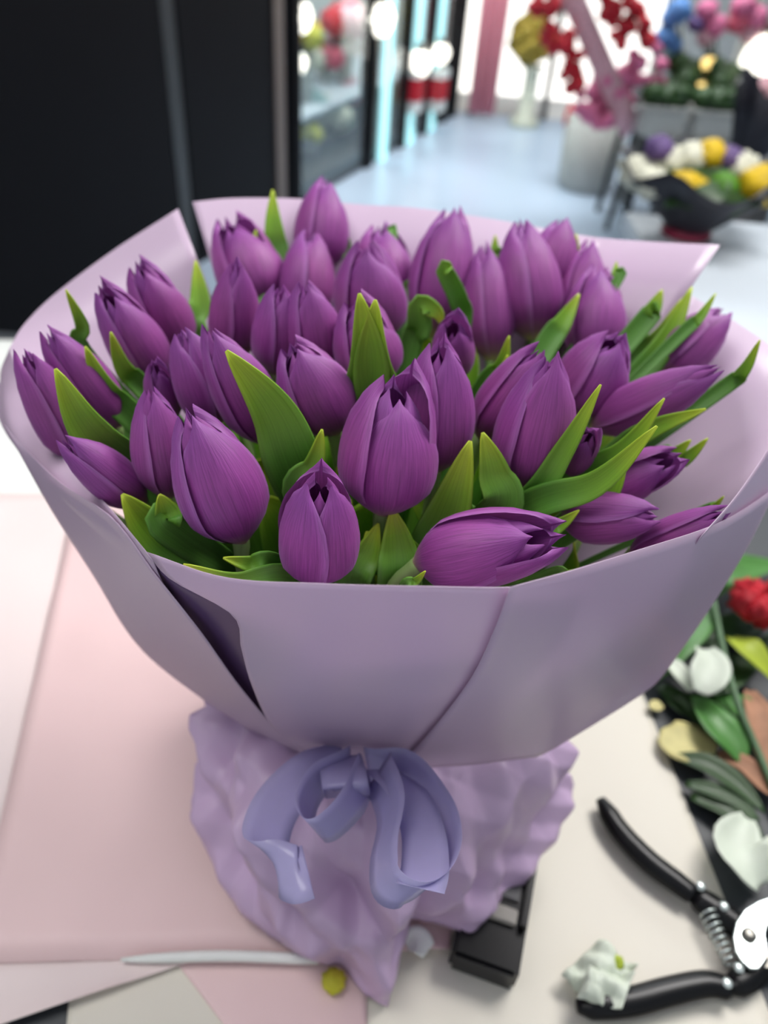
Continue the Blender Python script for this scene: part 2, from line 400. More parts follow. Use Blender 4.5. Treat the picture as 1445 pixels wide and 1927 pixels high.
for px, lab in ((777, 'red and white box standing in for a sign reflection in the lit cooler'), (822, 'smaller box standing in for a sign reflection at the far end of the lit cooler')):
    p = Pd(px, 165, 5.75 if px < 800 else 6.1); p = p + V((0, 0, 0)); t = thing('sign_reflection', p - V((0, 0, .14)), lab, 'box', 'sign reflections in the cooler')  # added box coloured as a shop sign's reflection in the door glass
    box('box_body', p, .12, .12, .14, M['red'], t, FANG); box('white_top', p + V((0, 0, .09)), .125, .125, .05, M['white'], t, FANG)
    box('foot', p - V((0, 0, .1)), .11, .11, .08, M['white'], t, FANG)

# ------------------------------------------------------------------ far shop furniture
# gold flower ball on a white column
b0 = Pz(985, 236, 0); c0 = Py(1003, 72, b0.y)
t = thing('topiary_stand', b0, 'golden flower ball on a slim white column before the bright window', 'flower stand')
lathe('column', [(.11, 0), (.11, .04), (.06, .08), (.055, (c0.z - .2)), (.09, c0.z - .17)], b0, M['whitef'], t, 20)
for i in range(26):
    a = i * 2.39996; z = 1 - 2 * (i + .5) / 26; q = math.sqrt(1 - z * z)
    blossom('blossom', V((b0.x + (c0.x - b0.x), b0.y, c0.z)) + V((q * math.cos(a), q * math.sin(a), z)) * .12, .062, M['gold'], t, i, nu=10, nv=6)
# pink curtain
p0 = Py(917, 120, 6.45)
rows = [[V((p0.x - .10 + .20 * i / 18, 6.45 + .03 * math.sin(i * 1.4), z)) for i in range(19)] for z in (0.05, 1.0, 2.4)]
v, f, u = grid(rows); tag(mesh('curtain', v, f, M['pinkcloth'], None, solid=.004), 'pink curtain hanging at the left side of the bright window', 'curtain')
# leaning garland
g0, g1 = Py(1190, 250, 4.2), Py(1062, -40, 4.2)
t = thing('flower_garland', g0, 'slanting pale band edged with red and pink flowers right of the window', 'flower garland')
dv = (g1 - g0); sd = V((dv.z, 0, -dv.x)).normalized()
rows = [[g0 + dv * (j / 6) + sd * s + V((0, .02 * math.cos(s * 20), 0)) for s in (-.05, 0, .05)] for j in range(7)]
v, f, u = grid(rows); mesh('band', v, f, M['palerose'], t, solid=.006)
rd = random.Random(5)
for i in range(95):
    j = rd.uniform(.12, 1.0); s = rd.choice((-1, 1)) * rd.uniform(.07, .17)
    if s > 0: s *= 1.4
    blossom('blossom', g0 + dv * j + sd * s + V((0, rd.uniform(-.04, .06), 0)), rd.uniform(.022, .04), M['red' if j > .42 else 'pinkf'], t, i, nu=10, nv=6)
for i in range(14):
    blossom('blossom', Py(1150 + rd.uniform(-28, 28), 178 + rd.uniform(-38, 42), 4.25 + rd.uniform(0, .12)), .055, M['pinkf'], t, 60 + i, nu=10, nv=6)
# bucket with paper cones
bb = Pz(1098, 352, 0)
t = thing('cone_bucket', bb, 'pale grey floor bucket holding pink and kraft paper flower cones', 'bucket')
lathe('bucket', [(.15, 0), (.17, .05), (.19, .42), (.18, .42), (.15, .05)], bb, M['bucketgrey'], t, 28)
for i, (px, py, mm) in enumerate(((1100, 205, 'beige'), (1066, 200, 'red'), (1130, 215, 'palerose'), (1112, 245, 'pinkf'))):
    tp = Py(px, py, bb.y + .02 * i); ax = tp - (bb + V((0, 0, .4)))
    o = bb + V((0, 0, .36)); prof = [(0.02, 0), (.10 if mm != 'red' else .05, ax.length * .8), (.06, ax.length * .95), (0.01, ax.length)]
    sg = 14; q = ax.to_track_quat('Z', 'Y')
    rows = [[o + q @ V((r * math.cos(6.2832 * k / sg), r * math.sin(6.2832 * k / sg), z)) for k in range(sg)] for r, z in prof]
    v, f, u = grid(rows, True); mesh('paper_cone', v, f, M[mm], t)
blossom('leaf_tuft', Py(1148, 240, bb.y), .06, M['lime'], t, 4)
# dark metal stand
s0 = Pz(1140, 432, 0)
t = thing('metal_stand', s0, 'thin dark metal stand between the grey bucket and the chrysanthemum bouquet', 'stand')
for dx, dy in ((0, 0), (.1, .05), (0, .3), (.1, .35)):
    tube('leg', [s0 + V((dx, dy, 0)), s0 + V((dx + .03, dy, .62))], .016, M['greytrim'], t)
box('tray', s0 + V((.06, .18, .63)), .16, .42, .02, M['greytrim'], t)

# display bench at right with planters
bx = Pz(1200, 262, .52)
bench = thing('display_bench', V((2.2, bx.y + .35, 0)), 'grey display bench behind the yellow and white bouquet', 'bench')
by = bx.y + .35
box('bench_top', (bx.x + 1.2, by, .5), 2.2, .7, .05, M['greywall'], bench)
for dx in (.2, 2.1):
    for dy in (-.28, .28): box('leg', (bx.x + dx, by + dy, .24), .05, .05, .47, M['greytrim'], bench)
def on_bench(px): q = Py(px, 240, by); return V((q.x, by, .525))
def stems(t, o, heads, col):
    for i, (px, py, y, r, mm) in enumerate(heads):
        q = Py(px, py, y); blossom('blossom', q, r, M[mm], t, i + int(px), nu=14, nv=8)
        tube('stem', cr([o, (o + q) / 2 + V((.01, 0, .02)), q], 6), .006, M[col], t, 5)
def potted(name, px, heads, lab, fol=True):
    o = on_bench(px); t = thing(name, o, lab, 'flowers')
    lathe('pot', [(.05, 0), (.065, .11), (.06, .11), (.045, .02)], o, M['greytrim'], t, 18)
    stems(t, o + V((0, 0, .1)), heads, 'darkgreen')
    if fol:
        v, f = merge([blossom_geo(o + V((.05 * math.cos(i * 2.3), .05 * math.sin(i * 2.3), .15 + .03 * i)), .055, i, amp=.6, fr=5) for i in range(5)])
        mesh('foliage', v, f, M['darkgreen'], t)
potted('potted_hydrangea', 1262, [(1277, 20, by, .06, 'blue'), (1262, 34, by, .045, 'blue'), (1252, 72, by, .055, 'blue'), (1246, 100, by, .045, 'teal'), (1268, 85, by, .04, 'blue')], 'blue hydrangea heads in a dark pot at the left end of the bench')
potted('potted_orchid', 1325, [(1330, 20, by, .05, 'pinkf'), (1345, 48, by, .055, 'pinkf'), (1328, 70, by, .045, 'palerose'), (1310, 45, by, .04, 'mauve')], 'pink flowers in a dark pot in the middle of the bench')
potted('potted_orchid', 1400, [(1400, 12, by, .06, 'pinkf'), (1420, 35, by, .06, 'pinkf'), (1392, 42, by, .055, 'rose'), (1410, 60, by, .05, 'palerose')], 'deeper pink flowers at the right end of the bench')
for px, lab in ((1222, 'grey square post left of the blue hydrangea'), (1372, 'grey square post between the two pots of pink flowers')):
    q = Py(px, 180, by + .4); tag(box('post', (q.x, by + .42, 1.3), .055, .055, 2.6, M['bucketgrey']), lab, 'post', 'grey posts behind the bench')
for pa, pb, lab in ((1200, 1285, 'grey trough planter on the bench below the blue hydrangea'), (1300, 1375, 'grey trough planter on the bench below the pink flowers')):
    qa, qb = Py(pa, 225, by - .25), Py(pb, 225, by - .25); cx = (qa.x + qb.x) / 2; wd_ = qb.x - qa.x
    t = thing('planter', (cx, by - .25, .525), lab, 'planter', 'grey planters on the bench')
    box('trough', (cx, by - .25, .585), wd_, .13, .12, M['bucketgrey'], t, 0, .01)
    box('rim', (cx, by - .25, .65), wd_ + .02, .15, .014, M['bucketgrey'], t)
    v, f = merge([blossom_geo((cx + wd_ * .3 * i, by - .25, .70), .05, i, amp=.7, fr=5) for i in (-1, 0, 1)]); mesh('foliage', v, f, M['darkgreen'], t)
bulb_or_glint(1332, 120, -by, .032, 'amber', 'round yellow light above the orange one at right', .525)
bulb_or_glint(1315, 166, -by, .03, 'amber', 'small orange light above the bench planters', .525)
bulb_or_glint(1438, 108, -by, .1, 'bulb_or_glint', 'large bright lamp at the right edge beside the pink flowers', .525)
for px, py, hh_, rr_, lab in ((1300, 258, .12, .035, 'white tapering vase on the bench before the planters'), (1383, 264, .08, .06, 'short white vase before the black wrapped flowers')):
    q = Pz(px, py, .525)
    tag(lathe('vase', [(rr_, 0), (rr_ * 1.1, hh_ * .3), (rr_ * .5, hh_), (rr_ * .4, hh_), (rr_ * .8, hh_ * .3)], q, M['whitegloss']), lab, 'vase', 'white vases on the bench')

# side table with chrysanthemum bouquet
st = thing('side_table', (1.05, 1.75, 0), 'white glossy side table carrying the chrysanthemum bouquet', 'table')
box('table_top', (1.13, 1.52, TZ - .02), 1.26, .68, .04, M['whitegloss'], st, 0, .004)
for dx in (.55, 1.7):
    for dy in (1.25, 1.8): box('leg', (dx, dy, (TZ - .04) / 2), .05, .05, TZ - .04, M['whitegloss'], st)
cb = Pz(1288, 442, TZ); cy = cb.y
t = thing('chrysanthemum_bouquet', cb, 'yellow, white and green chrysanthemums wrapped in black paper on the white side table', 'bouquet')
lathe('foot_wrap', [(.05, 0), (.056, .008), (.05, .02), (.04, .024)], cb, M['crimson'], t, 20)
rows = []
for j in range(7):
    a = j / 6; r = .045 + .125 * a; z = .015 + .125 * a
    rows.append([cb + V(((r + .012 * math.sin(k * 1.9) * a) * math.cos(6.2832 * k / 30), (r + .012 * math.sin(k * 1.9) * a) * math.sin(6.2832 * k / 30), z + .02 * a * math.sin(k * 1.05))) for k in range(30)])
v, f, u = grid(rows, True); mesh('black_paper', v, f, M['darkwrap'], t, solid=.001)
v, f = blossom_geo(cb + V((0, 0, .105)), .115, 5, amp=.4, sq=.3, fr=5); mesh('foliage', v, f, M['darkgreen'], t)
for i, (px, py, r, mm) in enumerate(((1285, 352, .036, 'yellow'), (1305, 356, .03, 'yellow'), (1360, 352, .032, 'greenf'), (1430, 350, .045, 'yellow'), (1200, 325, .04, 'whitef'), (1262, 305, .036, 'whitef'), (1300, 298, .036, 'whitef'), (1392, 318, .04, 'whitef'), (1336, 290, .033, 'yellow'), (1225, 345, .035, 'whitef'), (1315, 330, .034, 'mauve'), (1240, 280, .03, 'mauve'), (1370, 300, .03, 'mauve'))):
    q = Py(px, py, cy - (.05 if py > 340 else -.03)); blossom('blossom', q, r, M[mm], t, i, amp=.2)
    tube('stem', [cb + V((0, 0, .1)), q], .003, M['darkgreen'], t, 5)
# black wrapped bunch at far right
qa, qb = Py(1402, 300, 2.25), Py(1462, 160, 2.25); q0 = V((qa.x, 2.25, 0))
t = thing('wrapped_bunch', q0, 'black wrapped flower bunch at the right edge above the yellow chrysanthemums', 'bouquet')
lathe('bucket', [(.09, 0), (.11, qa.z - .05), (.1, qa.z - .05), (.08, .03)], q0, M['greytrim'], t, 20)
ax = qb - qa; o = qa - ax * .15; sv_ = ax.orthogonal().normalized(); tv_ = ax.cross(sv_).normalized()
rows = [[o + ax * 1.15 * a + (sv_ * math.cos(6.2832 * k / 24) + tv_ * math.sin(6.2832 * k / 24)) * (.03 + .06 * a) * (1 + .15 * math.sin(k * 2.2)) + ax * .12 * math.sin(k * 1.3) * a for k in range(24)] for a in (0, .3, .6, 1)]
v, f, u = grid(rows, True); mesh('black_paper', v, f, M['darkwrap'], t, solid=.001)
for i in range(5): blossom('blossom', o + ax * 1.05 + sv_ * .04 * math.cos(i * 2.5) + tv_ * .04 * math.sin(i * 2.5), .03, M['palerose'], t, i)

# ------------------------------------------------------------------ work table and papers
tb = thing('work_table', (0, .45, 0), 'charcoal work table under the bouquet, papers and pruners', 'table')
box('table_top', (-.35, .42, TZ - .02), 1.9, 1.26, .04, M['table'], tb, 0, .003)
for x in (-1.22, .52):
    for y in (-.13, .98): box('leg', (x, y, (TZ - .04) / 2), .06, .06, TZ - .04, M['table'], tb)

def sheet(name, pts, z, mat, label, cat='paper', lift=None, seed=0, amp=.0008, group=None):
    """A sheet of paper lying on the table; pts: 4 corner-ordered edges' pixels a,b,c,d with optional mid points."""
    a, b, c, d = [Pz(x, y, TZ + z) for x, y in pts]
    n = 26; rows = []
    for j in range(n):
        t_ = j / (n - 1); row = []
        for i in range(n):
            s = i / (n - 1); p = (a * (1 - s) + b * s) * (1 - t_) + (d * (1 - s) + c * s) * t_
            q = noise.noise(p * 16 + V((seed * 3, 0, 0))) + .5 * noise.noise(p * 40 + V((0, seed, 0)))
            p = p + V((0, 0, amp * (1 + q)))
            if lift: p = p + V((0, 0, lift(s, t_)))
            row.append(p)
        rows.append(row)
    v, f, u = grid(rows); return tag(mesh(name, v, f, mat, None, solid=.0002), label, cat, group)
G = 'loose paper sheets on the table'
sheet('paper_sheet', [(860, 1180), (1205, 1295), (1475, 1975), (520, 2150)], .0006, M['cream'], 'cream paper sheet on the table under the black pruners', group=G, seed=1, amp=.0003)
sheet('paper_sheet', [(-260, 640), (40, 640), (330, 960), (-160, 1010)], .0006, M['white'], 'white paper sheet at the far left edge of the table', group=G, seed=2)
sheet('paper_sheet', [(-200, 930), (190, 930), (60, 1700), (-330, 1700)], .0028, M['palepink'], 'very pale pink sheet at the far left beside the large pink one', group=G, seed=3)
sheet('paper_sheet', [(140, 950), (560, 960), (800, 1790), (-60, 1816)], .0055, M['pink'], 'large pink paper sheet on the table left of the bouquet', group=G, seed=4, amp=.0016)
sheet('paper_sheet', [(300, 1770), (690, 1780), (690, 2060), (520, 2060)], .0022, M['pink'], 'smaller pink sheet at the bottom, below the white paper edge', group=G, seed=5)
sheet('paper_sheet', [(140, 1780), (360, 1780), (560, 2060), (120, 1990)], .0012, M['cream'], 'beige sheet at the bottom left under the curled pale sheet', group=G, seed=6)
sheet('paper_sheet', [(-80, 1790), (420, 1790), (200, 1868), (-80, 1965)], .004, M['palepink'], 'curled pale sheet at the bottom left corner of the table', lift=lambda s, t: .006 * t * t, group=G, seed=7)
a, b = Pz(228, 1806, TZ + .010), Pz(600, 1806, TZ + .010)
tag(tube('paper_roll', cr([a, a * .5 + b * .5 + V((0, .002, .001)), b], 9), [.0012, .0028, .0034, .0036, .0036, .0036, .0036, .0036, .003], M['white'], None, 10), 'thin white rolled paper edge lying across the pink sheets', 'paper')

# ------------------------------------------------------------------ pruners
def zt(px, py, h): return Pz(px, py, TZ + h)
t = thing('pruners', zt(1400, 1770, 0), 'black handled pruning shears lying open on the cream paper', 'pruners')
def handle(px, w0, h=.0115):
    pts = cr([zt(x, y, h) for x, y in px], 26); rad = []
    for i in range(26):
        s = i / 25; rad.append(w0 * (.55 + .45 * min(1, s * 9)) * (1 + .22 * math.sin(s * 3.1)) * (1 if s < .97 else .8))
    v, f = tube_geo(pts, rad, 12); v = [V((p.x, p.y, TZ + h + (p.z - TZ - h) * .75)) for p in v]
    return v, f
v, f = handle([(1130, 1504), (1165, 1562), (1220, 1620), (1275, 1662), (1305, 1685)], .0078); mesh('handle', v, f, M['blackplastic'], t)
v, f = handle([(1085, 1893), (1130, 1893), (1190, 1885), (1260, 1866), (1330, 1852), (1375, 1862)], .0078); mesh('handle', v, f, M['blackplastic'], t)
v, f = handle([(1300, 1682), (1340, 1708), (1385, 1740), (1415, 1765)], .0088, .009); arm1 = mesh('arm', v, f, M['blackplastic'], t)
v, f = handle([(1372, 1862), (1405, 1840), (1430, 1815), (1450, 1780)], .0082, .009); arm2 = mesh('arm', v, f, M['blackplastic'], t)
def plate(name, outline, h, th, mat, par):
    n = len(outline); lo = [zt(x, y, h) for x, y in outline]; hi = [p + V((0, 0, th)) for p in lo]
    fs = [tuple(range(n, 2 * n)), tuple(reversed(range(n)))] + [(i, (i + 1) % n, n + (i + 1) % n, n + i) for i in range(n)]
    o = mesh(name, lo + hi, fs, mat, par, smooth=False); bv = o.modifiers.new('edge', 'BEVEL'); bv.width = .0006; bv.segments = 2; return o
plate('pivot_plate', [(1450, 1692), (1425, 1700), (1400, 1715), (1384, 1738), (1378, 1765), (1382, 1792), (1394, 1812), (1410, 1826), (1424, 1826), (1436, 1810), (1440, 1785), (1436, 1762), (1440, 1742), (1455, 1722)], .018, .003, M['steel'], t)
plate('blade', [(1440, 1700), (1500, 1660), (1580, 1640), (1590, 1650), (1540, 1690), (1480, 1740), (1440, 1745)], .016, .003, M['steel'], t)
plate('hook_blade', [(1430, 1790), (1480, 1790), (1540, 1740), (1600, 1690), (1605, 1710), (1560, 1790), (1480, 1830), (1430, 1825)], .012, .004, M['darksteel'], t)
bc = zt(1409, 1760, .021); lathe('bolt', [(.0052, 0), (.0052, .002), (.004, .003), (.0015, .0032)], bc, M['darksteel'], t, 14)
a, b = zt(1330, 1716, .012), zt(1374, 1815, .012); ax = b - a; q = ax.to_track_quat('Z', 'Y'); pts = []
for i in range(121):
    s = i / 120; an = s * 2 * math.pi * 8; r = .0062 - .0022 * s
    pts.append(a + ax * s + q @ V((r * math.cos(an), r * math.sin(an), 0)))
tube('spring', pts, .0008, M['steel'], t, 6)
for px, py, ar in ((1318, 1668, arm1), (1362, 1706, arm1), (1390, 1822, arm2), (1368, 1851, arm2)):
    lathe('rivet', [(.0036, 0), (.0036, .001), (.002, .002)], zt(px, py, .0165), M['steel'], ar, 12)

# ------------------------------------------------------------------ small black device
n0, n1 = zt(840, 1822, 0), zt(964, 1868, 0); far = zt(1000, 1700, 0)
ux = (n1 - n0); wd = ux.length; ux.normalize(); uy = V((-ux.y, ux.x, 0)); ln = .13; hh = .026
t = thing('desk_dispenser', n0, 'small black plastic desk gadget with a pale bar, half under the crinkled paper', 'desk gadget')
ang = math.atan2(ux.y, ux.x); ctr = n0 + ux * wd / 2 + uy * ln / 2
box('body', ctr + V((0, 0, hh / 2)), wd, ln, hh, M['blackplastic'], t, ang, .003)
box('top_panel', n0 + ux * wd * .56 + uy * .085 + V((0, 0, hh + .001)), wd * .5, .075, .003, M['greyplastic'], t, ang, .001)
box('metal_bar', n0 + ux * wd * .52 + uy * .036 + V((0, 0, hh + .002)), wd * .6, .011, .005, M['palebar'], t, ang, .001)
box('side_rail', n0 + ux * wd * .93 + uy * .08 + V((0, 0, hh + .003)), wd * .1, .1, .008, M['blackplastic'], t, ang, .001)
box('side_rail', n0 + ux * wd * .12 + uy * .08 + V((0, 0, hh + .003)), wd * .1, .1, .008, M['blackplastic'], t, ang, .001)

# ------------------------------------------------------------------ flower scraps on the table
def strip_leaf(pts, w, cup=.25, n=14, m_=6, up=V((0, 0, 1)), tip=.06, basew=.35, fork=0.0, peak=.4):
    c = cr(pts, n); rows = []
    for j in range(n):
        s = j / (n - 1)
        tg = (c[min(j + 1, n - 1)] - c[max(j - 1, 0)]).normalized()
        sd = tg.cross(up).normalized(); nn = sd.cross(tg).normalized()
        if s < peak: ww = basew + (1 - basew) * math.sin(s / peak * math.pi / 2)
        else: ww = tip + (1 - tip) * math.cos((s - peak) / (1 - peak) * math.pi / 2) ** .9
        ww *= w / 2
        row = []
        for i in range(m_ + 1):
            u = 2 * i / m_ - 1
            p = c[j] + sd * u * ww + nn * (cup * ww * u * u)
            row.append(p)
        rows.append(row)
    return rows
def lying_leaf(name, px, w, mat, label, cat, h=.006, group=None, cup=.3, tip=.06, peak=.45):
    rows = strip_leaf([zt(x, y, h + (z if z else 0)) for x, y, z in px], w, cup, tip=tip, peak=peak)
    v, f, u = grid(rows); return tag(mesh(name, v, f, M[mat], None, u, solid=.0006), label, cat, group)
GS = 'cut leaves and petals on the dark table'
lying_leaf('cut_leaf', [(1330, 1120, .02), (1350, 1085, .035), (1400, 1070, .03), (1470, 1060, .01)], .045, 'green', 'broad fresh green leaf at the right edge, above the red carnation', 'leaf', group=GS)
lying_leaf('cut_leaf', [(1225, 1275, .01), (1270, 1210, .02), (1310, 1165, .02), (1330, 1110, .02)], .04, 'green', 'green leaf beside the wrapping, behind the upper white petal', 'leaf', group=GS)
lying_leaf('cut_leaf', [(1310, 1310, .012), (1345, 1360, .016), (1380, 1400, .012), (1398, 1440, .006)], .034, 'green', 'glossy green leaf below the upper white petal', 'leaf', group=GS)
lying_leaf('cut_leaf', [(1275, 1310, .006), (1310, 1350, .008), (1350, 1390, .006), (1380, 1430, .004)], .012, 'darkgreen', 'narrow dark leaf left of the glossy green leaf', 'leaf', group=GS)
lying_leaf('cut_leaf', [(1275, 1425, .004), (1330, 1440, .008), (1390, 1480, .006), (1440, 1530, .004)], .022, 'darkgreen', 'dark green blade crossing below the straw coloured scrap', 'leaf', group=GS)
lying_leaf('cut_leaf', [(1290, 1475, .003), (1340, 1488, .006), (1390, 1510, .005), (1430, 1545, .003)], .016, 'darkgreen', 'dull dark leaf just above the lower white petal', 'leaf', group=GS)
lying_leaf('cut_leaf', [(1375, 1200, .02), (1400, 1215, .03), (1430, 1245, .025), (1465, 1290, .01)], .03, 'lime', 'lime yellow leaf under the red carnation', 'leaf', group=GS)
lying_leaf('cut_leaf', [(1250, 1255, .01), (1330, 1290, .015), (1400, 1250, .012), (1470, 1180, .01)], .03, 'darkgreen', 'dark leaf lying between the lime leaf and the white petal', 'leaf', group=GS, h=.002)
lying_leaf('cut_leaf', [(1290, 1190, .004), (1340, 1200, .008), (1400, 1180, .008), (1460, 1150, .004)], .04, 'darkgreen', 'dark leaf lying just under the red carnation', 'leaf', group=GS, h=.002)
lying_leaf('cut_leaf', [(1240, 1290, .002), (1290, 1330, .005), (1340, 1330, .005), (1390, 1300, .003)], .03, 'darkgreen', 'dark leaf under the two white petals', 'leaf', group=GS, h=.002)
lying_leaf('cut_leaf', [(1345, 1300, .006), (1385, 1330, .012), (1425, 1345, .01), (1470, 1340, .004)], .03, 'green', 'green leaf crossing beneath the cut stem above the brown leaf', 'leaf', group=GS)
lying_leaf('cut_leaf', [(1300, 1500, .002), (1360, 1520, .005), (1410, 1560, .004), (1440, 1610, .002)], .02, 'darkgreen', 'narrow dark leaf touching the big lower white petal', 'leaf', group=GS)
lying_leaf('dry_leaf', [(1410, 1300, .012), (1430, 1350, .016), (1445, 1420, .012), (1470, 1500, .006)], .03, 'brown', 'brown dry leaf at the right edge of the photo', 'leaf', group=GS)
lying_leaf('dry_leaf', [(1350, 1420, .004), (1400, 1440, .008), (1440, 1480, .006), (1470, 1500, .004)], .02, 'brown', 'small brown leaf lying under the long stem', 'leaf', group=GS)
tag(tube('cut_stem', cr([zt(1342, 1130, .035), zt(1362, 1230, .034), (zt(1390, 1330, .03)), zt(1420, 1400, .022), zt(1470, 1520, .012)], 20), .0032, M['greystem']), 'long grey-green cut stem slanting over the leaves at right', 'cut stem')  # cut flower stem lying over the leaves
lying_leaf('loose_petal', [(1318, 1305, .03), (1328, 1280, .034), (1338, 1250, .034), (1325, 1222, .03)], .034, 'minty', 'upper white petal among the green leaves', 'petal', group='white petals on the dark table', tip=.5, cup=.4)
lying_leaf('loose_petal', [(1300, 1300, .02), (1285, 1275, .022), (1265, 1250, .022), (1255, 1238, .02)], .018, 'minty', 'pale sliver of petal left of the upper white petal', 'petal', group='white petals on the dark table', tip=.3)
lying_leaf('loose_petal', [(1432, 1668, .006), (1410, 1625, .014), (1385, 1590, .012), (1405, 1540, .01)], .046, 'minty', 'large white petal above the pruners at the right edge', 'petal', group='white petals on the dark table', tip=.25, cup=.5)
lying_leaf('paper_scrap', [(1240, 1385, .003), (1270, 1395, .004), (1305, 1400, .004), (1345, 1420, .003)], .042, 'straw', 'straw coloured scrap beside the cream paper edge', 'scrap', tip=.6, cup=.1)
lying_leaf('paper_scrap', [(1222, 1330, .002), (1235, 1328, .002), (1245, 1325, .002)], .012, 'straw', 'tiny straw coloured scrap above the larger one', 'scrap', tip=.6, cup=.1)
t = thing('carnation', zt(1432, 1150, .02), 'red carnation head among cut leaves at the right edge', 'flower')
for i in range(9):
    blossom('petal_ruffle', zt(1432, 1140, .045) + V((.017 * math.cos(i * 2.4), .017 * math.sin(i * 2.4), .006 * (i % 3))), .015, M['red'], t, i, amp=.5, fr=4)
tube('stem', [zt(1432, 1150, .03), zt(1500, 1250, .012)], .003, M['greystem'], t)
t = thing('flower_bud', zt(1120, 1850, 0), 'crumpled white flower piece beside the lower pruner handle', 'flower')
for i, (qs, h0) in enumerate(((((1055, 1836), (1125, 1772), (1200, 1816), (1122, 1896)), .012), (((1085, 1880), (1105, 1822), (1192, 1832), (1168, 1900)), .019))):
    a, b, c, d = [zt(x, y, h0) for x, y in qs]; rows = []
    for j in range(25):
        rw = []
        for k in range(25):
            s_, t_ = k / 24, j / 24; p = (a * (1 - s_) + b * s_) * (1 - t_) + (d * (1 - s_) + c * s_) * t_
            h_ = sum(am * 1.1 * (abs((((p * 2.2).dot(di) * fr_ + ph + i * .4) % 1) * 2 - 1) - .5) for di, fr_, ph, am in CR[2:])
            ed = math.sin(math.pi * s_) * math.sin(math.pi * t_)
            rw.append(p + V((0, 0, h_ * .6 + .008 * ed)))
        rows.append(rw)
    v, f, u = grid(rows); mesh('petal', v, f, M['minty'], t, u, solid=.0008)
blossom('yellow_edge', zt(1160, 1812, .014), .005, M['lime'], t, 9)
t = tag(blossom('loose_petal', zt(628, 1846, .009), .008, M['lemon'], None, 3, amp=.3, sq=.6), 'tiny yellow petal on the pink paper near the skirt tip', 'petal')
lying_leaf('paper_scrap', [(765, 1780, .003), (785, 1770, .006), (805, 1790, .004)], .018, 'white', 'small white scrap left of the black gadget', 'scrap', tip=.7)
lying_leaf('paper_scrap', [(760, 1735, .002), (800, 1745, .003), (850, 1760, .002)], .03, 'pink', 'salmon pink scrap peeking out under the crinkled paper', 'scrap', tip=.7, h=.003)

# ------------------------------------------------------------------ tulips
BC = V((0.003, 0.387, 0)); BR = 0.2
NECK = V((0.0, 0.325, 1.0))
def surf(r, dz=0.0): return 1.45 - 0.228 - 0.04 * (r / BR) ** 2 + dz
def base_pt(px, py, dz=0.0, rmax=.178):
    d = ray(px, py); t_ = .15
    while t_ < 1.0:
        p = CAM + d * t_; r = (p.to_2d() - BC.to_2d()).length
        if p.z <= surf(r, dz): break
        t_ += .002
    p = CAM + d * t_; r = (p.to_2d() - BC.to_2d()).length
    while r > rmax and p.y > BC.y and t_ > .2:
        t_ -= .002; p = CAM + d * t_; r = (p.to_2d() - BC.to_2d()).length
    return p
def tip_pt(b, px, py, stretch=1.06, tilt=.8, minL=.045):
    d = ray(px, py); v = b - CAM; tc = v.dot(d); h2 = max(0, v.length_squared - tc * tc); h = math.sqrt(h2)
    L = max(h * stretch, minL); e = math.sqrt(max(0, L * L - h2))
    q = (b - BC); n = V((q.x / BR * tilt, q.y / BR * tilt, 1)).normalized()
    c1, c2 = CAM + d * (tc - e), CAM + d * (tc + e)
    return c1 if (c1 - b).dot(n) > (c2 - b).dot(n) else c2
def interp(tab, t_):
    for (a, x), (b, y) in zip(tab, tab[1:]):
        if t_ <= b:
            f = (t_ - a) / (b - a); f = f * f * (3 - 2 * f) * .5 + f * .5
            return x + (y - x) * f
    return tab[-1][1]
RP = [(0, .16), (.06, .42), (.15, .74), (.27, .95), (.38, 1.0), (.52, .97), (.68, .84), (.82, .62), (.92, .40), (1, .15)]
WP = [(0, .95), (.15, 1.0), (.5, 1.04), (.7, 1.0), (.83, .9), (.92, .72), (.97, .5), (1, .12)]
def petal(parent, B, q, L, R, a0, layer, lean, curl, rd, wmax, back):
    nt_, ns = 15, 11; rows = []; sd = rd.uniform(0, 50); ln = L * rd.uniform(.94, 1.03) * (1 if layer == 0 else .97) * (1 + back)
    for j in range(nt_):
        t_ = j / (nt_ - 1); t_ = 1 - (1 - t_) ** 1.25
        rb = R * interp(RP, t_); w_ = wmax * interp(WP, t_); row = []
        for i in range(ns):
            s = 2 * i / (ns - 1) - 1
            an = a0 + s * w_
            r = rb * (1.0 if layer == 0 else .86) + (R * lean * max(0, t_ - .3) ** 2 * 2)
            # cupped cross-section: midrib stands proud on the outer petals, edges lift a little
            r += R * (.05 * (1 - abs(s)) ** 2 * (1 if layer == 0 else .4) + (.075 * s if layer == 0 else .03 * s) * math.sin(min(1, t_ * 1.15) * 3.0))
            r += R * curl * max(0, t_ - .75) ** 2 * 8
            r += R * .045 * noise.noise(V((s * 1.6, t_ * 2.5, sd))) * t_
            z = ln * t_ * (1 - .10 * s * s * t_ ** 3) + ln * .012 * noise.noise(V((s * 5, sd, t_ * 3))) * t_
            row.append(B + q @ V((r * math.cos(an), r * math.sin(an), z)))
        rows.append(row)
    v, f, u = grid(rows); return mesh('petal', v, f, M['petal'], parent, u)
TUL = []
